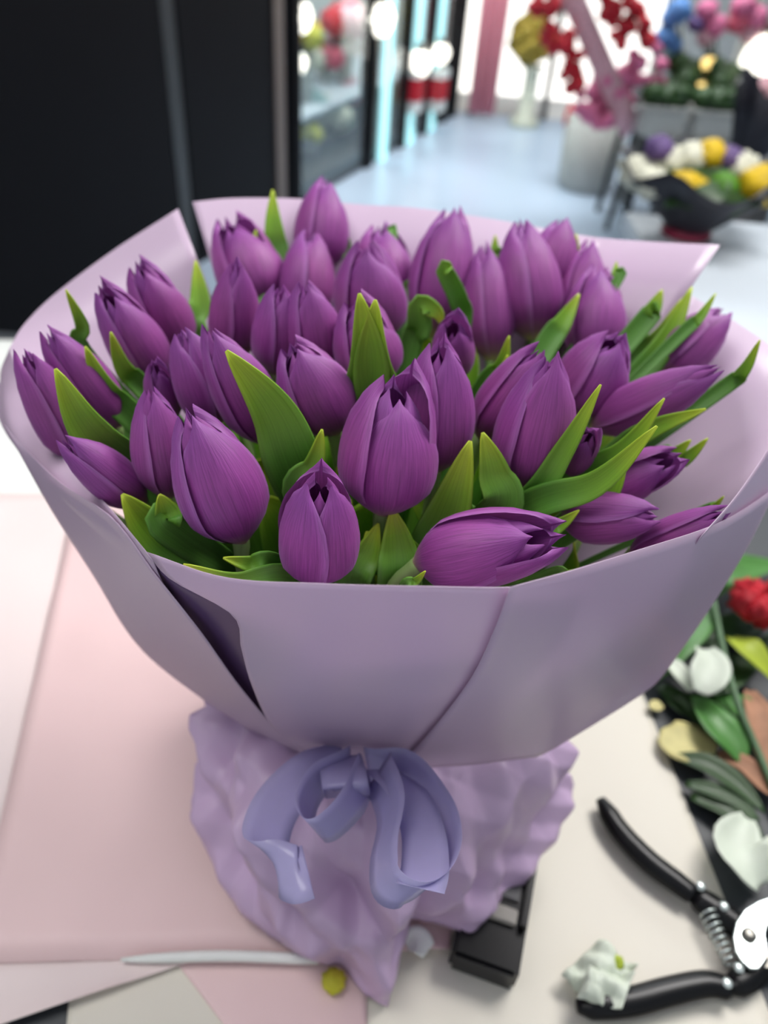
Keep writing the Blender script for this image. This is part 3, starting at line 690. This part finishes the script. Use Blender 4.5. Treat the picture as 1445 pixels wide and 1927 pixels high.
def tulip(bx, by, tx, ty, w, open_, rot, label, stretch=1.06, yb=None):
    rd = random.Random(int(bx * 7 + by)); B = Py(bx, by, yb) if yb else base_pt(bx, by); T = tip_pt(B, tx, ty, stretch)
    ax = T - B; L = ax.length; ax.normalize(); q = ax.to_track_quat('Z', 'Y')
    mid = (B + T) / 2; R = w / FPX * (mid - CAM).dot(FW) / 2 * .97
    e = thing('tulip', B, label, 'tulip', 'purple tulips in the bouquet')
    # angle 0 of a petal = towards the camera
    tocam = q.inverted() @ (CAM - mid); a_c = math.atan2(tocam.y, tocam.x) + math.radians(rot)
    for k in range(3): petal(e, B, q, L, R * .94, a_c + k * 2.094 + 1.047 + rd.uniform(-.08, .08), 1, open_ * .6 + rd.uniform(-.05, .03), 0, rd, 1.1, -.6 * open_ * math.cos(math.radians(rot) + k * 2.094 + 1.047))
    for k in range(3): petal(e, B, q, L, R, a_c + k * 2.094 + rd.uniform(-.08, .08), 0, open_ + rd.uniform(-.05, .1), rd.uniform(0, .07), rd, 1.24, -.8 * max(0, open_) * math.cos(math.radians(rot) + k * 2.094))
    a = rd.uniform(0, 6.28); nk = NECK + V((.022 * math.cos(a), .022 * math.sin(a), 0))
    end = V((NECK.x + .05 * math.cos(a + 2.6), NECK.y + .05 * math.sin(a + 2.6), TZ + .004))
    c = cr([B + ax * .003, B - ax * .012 - V((0, 0, .02)), (B + nk) / 2 - V((0, 0, .01)), nk, end], 22)
    tube('stem', c, [.0042] * 2 + [.0036] * 20, M['stem'], e, 8)
    TUL.append((e, B, nk)); return e

TD = [
 (718, 965, 748, 708, 188, .14, 20, 'large front tulip in the middle, its back petal open above three front petals', 1.04),
 (597, 1090, 603, 893, 158, .10, 58, 'small round tulip lowest at the front, two petals meeting in a dark seam', 1.25),
 (456, 1018, 352, 768, 168, .02, 10, 'plump front left tulip with a curled tip, above the round lowest one', 1.04),
 (783, 1058, 1052, 1005, 152, .16, -10, 'tulip lying sideways on the front paper rim, split petals pointing right', 1.04),
 (815, 886, 832, 640, 146, .06, 45, 'tulip with a frilled right edge standing just right of the large middle one', 1.05),
 (978, 922, 1042, 660, 150, -.02, 30, 'tall tulip right of the frilled one, behind a small upright leaf', 1.05),
 (318, 936, 282, 728, 112, -.02, 25, 'upright tulip directly left of the plump front left tulip', 1.06),
 (272, 950, 116, 822, 92, .0, 40, 'lowest tulip at the left paper rim, lying along the rim', 1.08),
 (632, 815, 545, 640, 138, .06, 15, 'tulip with a dark open top leaning left, left of the forked leaf', 1.06),
 (1055, 975, 1242, 972, 104, .0, 60, 'horizontal tulip at the right, above the front paper rim', 1.06),
 (1185, 1045, 1372, 962, 76, .0, 30, 'half hidden tulip lowest at the right paper rim', 1.08),
 (1125, 925, 1272, 862, 92, .16, 20, 'open tipped tulip just above the horizontal one at right', 1.08),
 (1112, 806, 1358, 690, 100, -.03, 55, 'long slim tulip pointing right under the far right tulip', 1.05),
 (1065, 885, 1115, 812, 70, .1, 10, 'small dark tulip nearly hidden behind crossing leaves at right', 1.15),
 (1240, 705, 1368, 582, 100, .04, 50, 'tulip furthest right, leaning against the right paper', 1.06),
 (1108, 690, 1130, 496, 116, -.02, 8, 'dark egg shaped tulip in the right back, two leaf tips beside it', 1.06, 0.47),
 (1075, 775, 1165, 632, 135, .08, 35, 'lighter tulip behind the tall one, under the dark egg shaped tulip', 1.06),
 (902, 825, 1022, 650, 106, .0, 20, 'pinkish tulip mostly hidden behind the tall right front tulip', 1.05),
 (1005, 640, 978, 414, 126, -.02, 55, 'tall slender tulip at the back right centre with a yellow foot', 1.04, 0.495),
 (1018, 560, 1062, 406, 96, .04, 20, 'tulip tip leaning right behind the tall slender back tulip', 1.06, 0.535),
 (925, 680, 912, 450, 98, -.03, 35, 'narrow dark tulip between two tall ones at the back', 1.04, 0.48),
 (815, 635, 852, 388, 126, .02, 10, 'tall pointed tulip at the back centre with a curled leaf before it', 1.04, 0.505),
 (703, 645, 690, 452, 140, .0, 5, 'broad tulip behind the forked leaf, two smooth petals', 1.06, 0.475),
 (722, 590, 716, 418, 122, .1, 30, 'tulip with a frilly fringed top at the back centre', 1.08, 0.53),
 (596, 515, 617, 336, 104, .0, 25, 'topmost tulip of the bouquet, against the back paper', 1.08, 0.552),
 (573, 610, 585, 435, 104, .02, 50, 'tulip directly below the topmost one', 1.06, 0.505),
 (603, 705, 572, 527, 112, .04, 25, 'tulip with a small leaf tip behind it, left of the broad one', 1.06),
 (500, 590, 430, 412, 128, .16, 15, 'back left tulip with one petal spread open to the left', 1.06, 0.515),
 (438, 680, 445, 485, 98, -.02, 50, 'smooth upright tulip under the spread back left one', 1.06),
 (342, 668, 255, 487, 106, .06, 20, 'tulip with two pointed tips before the left paper corner', 1.06),
 (302, 725, 195, 543, 108, .1, 30, 'tulip with a hollow tip, left of the two pointed one', 1.06),
 (408, 798, 340, 618, 110, .03, 60, 'tulip with a curled petal edge above the plump front left tulip', 1.06),
 (508, 835, 392, 613, 116, -.03, 10, 'long pinkish tulip behind the big slanting leaf', 1.04),
 (520, 705, 528, 535, 102, .02, 40, 'pale small tulip in the gap left of the centre', 1.06),
 (222, 805, 88, 620, 100, .0, 30, 'tulip second from the left rim, behind a yellow tipped leaf', 1.06),
 (152, 868, 42, 655, 98, .03, 45, 'tulip furthest left, touching the left paper rim', 1.06),
 (1076, 645, 1112, 453, 98, .0, 20, 'pale pink tulip at the back right behind the dark egg shaped one', 1.06, 0.51),
 (708, 725, 668, 563, 128, .06, 15, 'tulip hidden behind the forked leaf', 1.06),
 (850, 705, 855, 604, 84, .15, 40, 'small ragged topped tulip behind the frilled edge tulip', 1.15),
 (318, 790, 290, 680, 66, .1, 20, 'little tulip tip peeking out left of the curled edge one', 1.1),
]
for d_ in TD: tulip(*d_)

def nearest(p):
    return min(TUL, key=lambda q: (q[1] - p).length)
def leaf(bx, by, tx, ty, w, bend=0.0, curl=0.0, dz=.006, stretch=1.06, cup=.35, twist=0.0, fork=False, peak=.35, tip=.05):
    B = base_pt(bx, by, dz); T = tip_pt(B, tx, ty, stretch, 1.0, .02)
    e, tb_, nk = nearest(B); low = B + (nk - B) * .35 + V((BC.x - B.x, BC.y - B.y, 0)) * .12
    wv = ((B + T) / 2 - CAM); W_ = w / FPX * wv.dot(FW)
    md = (B + T) / 2; view = (CAM - md).normalized(); sidev = (T - B).cross(view).normalized()
    md = md + sidev * bend * (T - B).length
    pts = [low, B, md, T]
    if curl:
        ax = (T - B).normalized(); pts = [low, B, md, T, T + sidev * curl * W_ * .9 - ax * abs(curl) * W_ * .15, T + sidev * curl * W_ * 1.3 - ax * abs(curl) * W_ * .7]
    upv = (view + sidev * math.sin(twist)).normalized()
    n = 22; c = cr(pts, n); rows = []
    for j in range(n):
        s = j / (n - 1)
        tg = (c[min(j + 1, n - 1)] - c[max(j - 1, 0)]).normalized()
        sd = tg.cross(upv).normalized(); nn = sd.cross(tg).normalized()
        if s < peak: ww = .55 + .45 * math.sin(s / peak * math.pi / 2)
        else: ww = tip + (1 - tip) * math.cos((s - peak) / (1 - peak) * math.pi / 2) ** .85
        ww *= W_ / 2; row = []
        for i in range(9):
            u = i / 4 - 1
            p = c[j] + sd * u * ww - nn * (-cup * ww * u * u) + nn * .1 * ww * noise.noise(V((s * 4, u, bx)))
            row.append(p)
        rows.append(row)
    v, f, u = grid(rows); return mesh('leaf', v, f, M['leaf'], e, u, solid=.0007)
LV = [
 (690, 790, 676, 552, 92, .04), (722, 790, 706, 564, 92, -.06), (565, 900, 426, 660, 112, .06), (560, 935, 606, 808, 52, .06),
 (935, 965, 908, 814, 78, .05), (985, 950, 1130, 724, 50, .03), (990, 955, 1236, 802, 62, .1), (1080, 905, 1250, 750, 46, .08),
 (1150, 860, 1328, 770, 46, -.06), (905, 735, 958, 632, 36, .1), (912, 750, 955, 668, 26, .08), (1068, 720, 1143, 648, 40, -.08),
 (1022, 660, 1090, 553, 44, .02), (1062, 590, 1084, 440, 40, .03), (1050, 580, 1062, 452, 30, .02), (1180, 730, 1302, 540, 50, .06),
 (1160, 690, 1284, 562, 46, .12), (1270, 640, 1347, 552, 24, .06), (1200, 620, 1246, 545, 40, .05), (1345, 742, 1430, 640, 30, .1),
 (530, 505, 513, 357, 44, -.04), (512, 560, 510, 450, 26, 0), (375, 645, 368, 490, 48, .03), (172, 680, 124, 545, 32, .04), (255, 890, 104, 694, 92, -.08),
 (255, 790, 160, 652, 52, -.08), (282, 745, 208, 625, 42, -.1), (868, 625, 836, 508, 36, .08, .25), (760, 575, 800, 485, 26, .05),
 (770, 660, 790, 575, 46, .1, .8), (510, 690, 480, 602, 44, -.05), (552, 662, 512, 590, 30, -.05), (352, 1050, 230, 930, 105, -.05, 0, -.02),
 (540, 1085, 345, 1062, 46, -.1), (520, 1062, 420, 1050, 40, -.05), (800, 1075, 885, 830, 105, .02, 0, -.03), (752, 1095, 738, 955, 84, .02, 0, -.02), (665, 1095, 712, 985, 66, .03, 0, -.025), (840, 1000, 770, 930, 60, .0, 0, -.05), (790, 1085, 745, 1000, 60, .05, 0, -.02), (700, 1090, 690, 1000, 60, .05, 0, -.03),
 (1240, 885, 1332, 825, 32, .08), (1220, 870, 1300, 828, 36, .1), (606, 562, 598, 490, 28, 0), (655, 492, 612, 418, 18, .15), (930, 505, 932, 442, 22, 0),
 (1310, 965, 1362, 934, 16, .1), (470, 500, 482, 432, 22, 0), (142, 735, 128, 650, 28, .0), (1085, 980, 1180, 850, 60, .08), (760, 1105, 800, 1075, 20, .05),
 (660, 600, 650, 565, 22, 0), (1155, 540, 1160, 492, 18, 0), (330, 1000, 300, 930, 70, .0), (1030, 1082, 1100, 1072, 22, .05),
 (625, 1000, 660, 940, 50, .05, 0, -.05), (880, 1010, 840, 900, 60, .0, 0, -.05), (1010, 1010, 1090, 960, 34, .04), (440, 640, 422, 605, 24, .0), (740, 450, 722, 452, 16, 0),
]
for l_ in LV: leaf(*l_)
# lower foliage that closes the depths of the bunch
rd = random.Random(11)
for i in range(46):
    a = i * 2.4; r = .135 * math.sqrt((i + .5) / 46)
    p = V((BC.x + r * math.cos(a), BC.y + r * math.sin(a), surf(r) - .03 - rd.uniform(0, .015)))
    e, tb_, nk = nearest(p); low = p + (nk - p) * .55 ; out = V((math.cos(a), math.sin(a), 0))
    b2 = rd.uniform(0, 6.28); sv = V((math.cos(b2), math.sin(b2), .3))
    rows = strip_leaf([low, (low + p) / 2 + out * .006, p, p + out * .012 + V((rd.uniform(-.012, .012), rd.uniform(-.012, .012), .018))], .036, .35, up=sv, n=12)
    v, f, u = grid(rows); mesh('leaf', v, f, M['leaf'], e, u, solid=.0007)

# ------------------------------------------------------------------ wrapping
wr = thing('bouquet_wrapping', NECK, 'matte lilac paper wrapped in folded sheets around the tulips', 'wrapping paper')
def P3(q): return V(q[1:]) if q[0] == 'w' else Py(*q)
def wsheet(rows, nu=34, nv=26, mat='wrap', name='paper_sheet', ripple=.0):
    R_ = patch([[P3(q) for q in r] for r in rows], nu, nv)
    v, f, u = grid(R_); return mesh(name, v, f, M[mat], wr, u, solid=.0003)
def nk(deg, r=.04, z=1.0):
    a = math.radians(deg); return ('w', NECK.x + r * math.sin(a), NECK.y - r * math.cos(a), z)
# centre front
wsheet([[(277, 1039, .228), (420, 1086, .203), (600, 1098, .19), (790, 1103, .187), (975, 1104, .196), (1100, 1085, .212)],
 [(321, 1090, .222), (450, 1132, .206), (600, 1150, .196), (790, 1155, .193), (975, 1155, .201), (1090, 1130, .214)],
 [(437, 1157, .2132), (505, 1190, .209), (620, 1210, .205), (790, 1215, .203), (950, 1210, .208), (1060, 1190, .22)],
 [(454, 1220, .2180), (517, 1245, .2165), (631, 1260, .2135), (786, 1265, .2125), (922, 1256, .2170), (1022, 1233, .228)],
 [(474, 1290, .225), (530, 1300, .224), (640, 1310, .222), (780, 1315, .222), (890, 1300, .228), (980, 1275, .238)],
 [(510, 1365, .25), (570, 1378, .247), (650, 1385, .245), (760, 1388, .245), (840, 1370, .25), (900, 1345, .26)],
 [(560, 1412, .27), (602, 1429, .268), (660, 1432, .267), (728, 1447, .266), (765, 1440, .27), (800, 1405, .278)]])
# right front
wsheet([[(960, 1105, .188), (1080, 1072, .202), (1200, 1035, .224), (1330, 993, .258), (1400, 958, .29), (1462, 915, .33)],
 [(932, 1180, .196), (1050, 1165, .205), (1180, 1135, .228), (1290, 1095, .262), (1350, 1065, .292), (1405, 1032, .325)],
 [(890, 1270, .212), (1010, 1260, .217), (1130, 1235, .237), (1220, 1200, .266), (1285, 1172, .292), (1335, 1146, .318)],
 [(840, 1340, .23), (960, 1335, .233), (1080, 1312, .248), (1170, 1280, .27), (1220, 1262, .288), (1270, 1240, .308)],
 [(790, 1400, .247), (900, 1397, .246), (1010, 1382, .252), (1090, 1350, .265), (1150, 1325, .281), (1232, 1288, .3)],
 [(740, 1447, .262), (870, 1441, .258), (985, 1427, .258), (1020, 1420, .262), (1090, 1380, .273), (1170, 1331, .29)]])
# left front, folded over
wsheet([[(6, 795, .335), (20, 815, .332), (42, 838, .325)],
 [(40, 858, .325), (75, 880, .312), (112, 907, .296)],
 [(100, 965, .315), (160, 965, .288), (212, 975, .262)],
 [(180, 1090, .305), (240, 1080, .272), (292, 1080, .241)],
 [(235, 1182, .30), (315, 1180, .262), (380, 1192, .233)],
 [(290, 1245, .295), (380, 1260, .262), (450, 1290, .243)],
 [(388, 1320, .29), (460, 1350, .268), (520, 1370, .255)],
 [(500, 1392, .285), (560, 1416, .275), (602, 1434, .267)]], 20, 34)
# left inner rim
wsheet([[(18, 655, .44), (62, 752, .375), (110, 835, .335), (160, 905, .297), (212, 962, .266), (285, 1050, .236)],
 [(0, 715, .435), (6, 785, .37), (40, 850, .335), (110, 930, .305), (200, 1010, .275), (320, 1120, .245)],
 [(25, 800, .43), (62, 880, .37), (135, 960, .34), (210, 1040, .31), (300, 1130, .28), (410, 1250, .262)],
 [(400, 1330, .345), (430, 1342, .325), (470, 1362, .312), (500, 1376, .302), (545, 1396, .292), (590, 1412, .284)]])
# inner sheet in the gap, its shade painted in dark plum
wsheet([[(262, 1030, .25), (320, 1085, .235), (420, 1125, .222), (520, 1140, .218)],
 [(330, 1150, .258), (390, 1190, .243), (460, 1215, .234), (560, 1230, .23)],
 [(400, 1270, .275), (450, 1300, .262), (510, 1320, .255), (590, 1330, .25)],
 [(520, 1395, .288), (560, 1410, .283), (600, 1418, .28), (650, 1420, .277)]], 20, 20, 'plum', 'gap_shade_sheet')
# back left
wsheet([[(18, 655, .44), (45, 611, .47), (105, 552, .505), (215, 470, .54), (335, 393, .565)],
 [nk(265), nk(250), nk(240), nk(225), nk(200, .03)]], 30, 10)
# back
wsheet([[(362, 380, .578), (440, 373, .588), (560, 374, .594), (680, 385, .596), (790, 392, .594), (950, 416, .588), (1110, 445, .575), (1230, 455, .552), (1355, 461, .53)],
 [nk(222), nk(215), nk(205), nk(195), nk(185), nk(170), nk(155), nk(140), nk(120)]], 40, 10)
# right back inner
wsheet([[(1105, 448, .572), (1200, 496, .556), (1310, 562, .522), (1390, 610, .48), (1465, 670, .44), (1490, 770, .40), (1480, 860, .36), (1460, 930, .345)],
 [nk(160), nk(148), nk(135), nk(122), nk(110), nk(98), nk(85), nk(75)]], 36, 10)
# right inner rim
wsheet([[(1320, 1008, .252), (1385, 933, .279), (1445, 845, .313), (1480, 780, .345)],
 [(1270, 1075, .262), (1370, 1010, .295), (1430, 960, .33), (1480, 880, .36)],
 [(1150, 1200, .265), (1220, 1180, .288), (1300, 1130, .315), (1380, 1030, .345)]], 24, 20)

# crinkled skirt
sk = thing('paper_skirt', V((NECK.x, NECK.y, TZ)), 'crinkled lilac paper skirt flaring out under the wrapped bouquet', 'wrapping paper')
bot = [Pz(*q) for q in ((388, 1330, 1.0), (366, 1432, .955), (377, 1560, .912), (430, 1690, .893), (530, 1790, .883), (640, 1832, .875), (728, 1888, .868),
       (772, 1742, .886), (860, 1746, .884), (985, 1670, .888), (1042, 1590, .897), (1070, 1480, .925), (1066, 1400, .965))]
back = []
for d_ in (60, 30, 0, -30, -60):
    back.append(V((NECK.x + .02 + .16 * math.sin(math.radians(d_)), NECK.y + .05 + .12 * math.cos(math.radians(d_)), .93)))
lin = bot + back + [bot[0]]
ring = []
NS = 330; seg = len(lin) - 1
for i in range(NS):
    t_ = i / NS * seg; j = int(t_); ring.append(lin[j].lerp(lin[j + 1], t_ - j))
rows = []; NR = 76
for j in range(NR):
    s = j / (NR - 1); row = []
    for i in range(NS):
        b = ring[i]; d = b - NECK; ang_ = math.atan2(d.y, d.x)
        top = NECK + V((.036 * math.cos(ang_), .036 * math.sin(ang_), .02))
        hs = s ** .9
        p = top.lerp(b, hs); drop = top.z - b.z
        p = p + V((0, 0, drop * .42 * math.sin(math.pi * s) * .8)) + V((math.cos(ang_), math.sin(ang_), 0)) * .02 * math.sin(math.pi * s)
        pl = .006 * math.sin(ang_ * 17 + 2 * noise.noise(V((ang_ * 3, 1, 0)))) * math.exp(-s * 2.6) * min(1, s * 12)
        h_ = 0
        for di, fr_, ph, am in CR: 
            x_ = p.dot(di) * fr_ + ph + 1.5 * noise.noise(p * 5 + di * 5); h_ += am * (abs(((x_ % 1) * 2) - 1) - .5)
        amp = min(1, s * 3) * (1 if s < .97 else .7)
        nrm = V((math.cos(ang_), math.sin(ang_), .8)).normalized()
        row.append(p + nrm * (pl + h_ * amp))
    rows.append(row)
v, f, u = grid(rows, True); v = [V((p.x, p.y, max(p.z, TZ + .004))) for p in v]
mesh('crinkled_sheet', v, f, M['skirt'], sk, solid=.0003)

# satin bow
bw = thing('ribbon_bow', Py(660, 1440, .245), 'lavender satin ribbon bow tied under the wrapping, over the crinkled skirt', 'ribbon')
def ribbon(name, pts, w, dirv, n=60, twist=0.0):
    """A flat satin strip: pts (px, py, y); its width runs along dirv = (to camera, right, up)."""
    c = cr([Py(*p) for p in pts], n); rows = []
    for j in range(n):
        s_ = j / (n - 1); view = (CAM - c[j]).normalized()
        d = (view * dirv[0] + RT * (dirv[1] + twist * (s_ - .5)) + UP * dirv[2]).normalized()
        tg = (c[min(j + 1, n - 1)] - c[max(j - 1, 0)]).normalized()
        d = (d - tg * d.dot(tg) * .85).normalized()
        rows.append([c[j] + d * w * k / 4 for k in (-2, -1, 0, 1, 2)])
    v, f, u = grid(rows); return mesh(name, v, f, M['ribbon'], bw, u, solid=.0002)
yb = lambda py: .244 - (py - 1440) * .00030
def rp(l): return [(x, y, yb(y) - o) for x, y, o in l]
ribbon('loop', rp([(655, 1432, 0), (585, 1452, .006), (525, 1510, .01), (500, 1575, .012), (515, 1625, .012), (555, 1645, .012), (580, 1640, .012)]), .026, (.55, .5, -.75))
ribbon('loop', rp([(660, 1438, .004), (600, 1470, .012), (575, 1520, .016), (590, 1560, .018), (625, 1550, .018), (665, 1505, .016), (690, 1450, .008)]), .024, (.75, -.45, .5))
ribbon('loop', rp([(690, 1440, 0), (765, 1450, .006), (825, 1525, .01), (842, 1595, .012), (822, 1655, .014), (775, 1682, .016), (728, 1660, .018), (722, 1600, .02), (735, 1520, .018), (712, 1450, .008)]), .026, (.7, .55, .45))
ribbon('tail', rp([(715, 1448, .006), (765, 1490, .014), (795, 1560, .018), (800, 1630, .02), (790, 1672, .02)]), .022, (.2, .95, -.2))
ribbon('knot', rp([(640, 1425, .006), (645, 1450, .016), (650, 1480, .018), (655, 1500, .01)]), .024, (.1, 1, .1), 20)
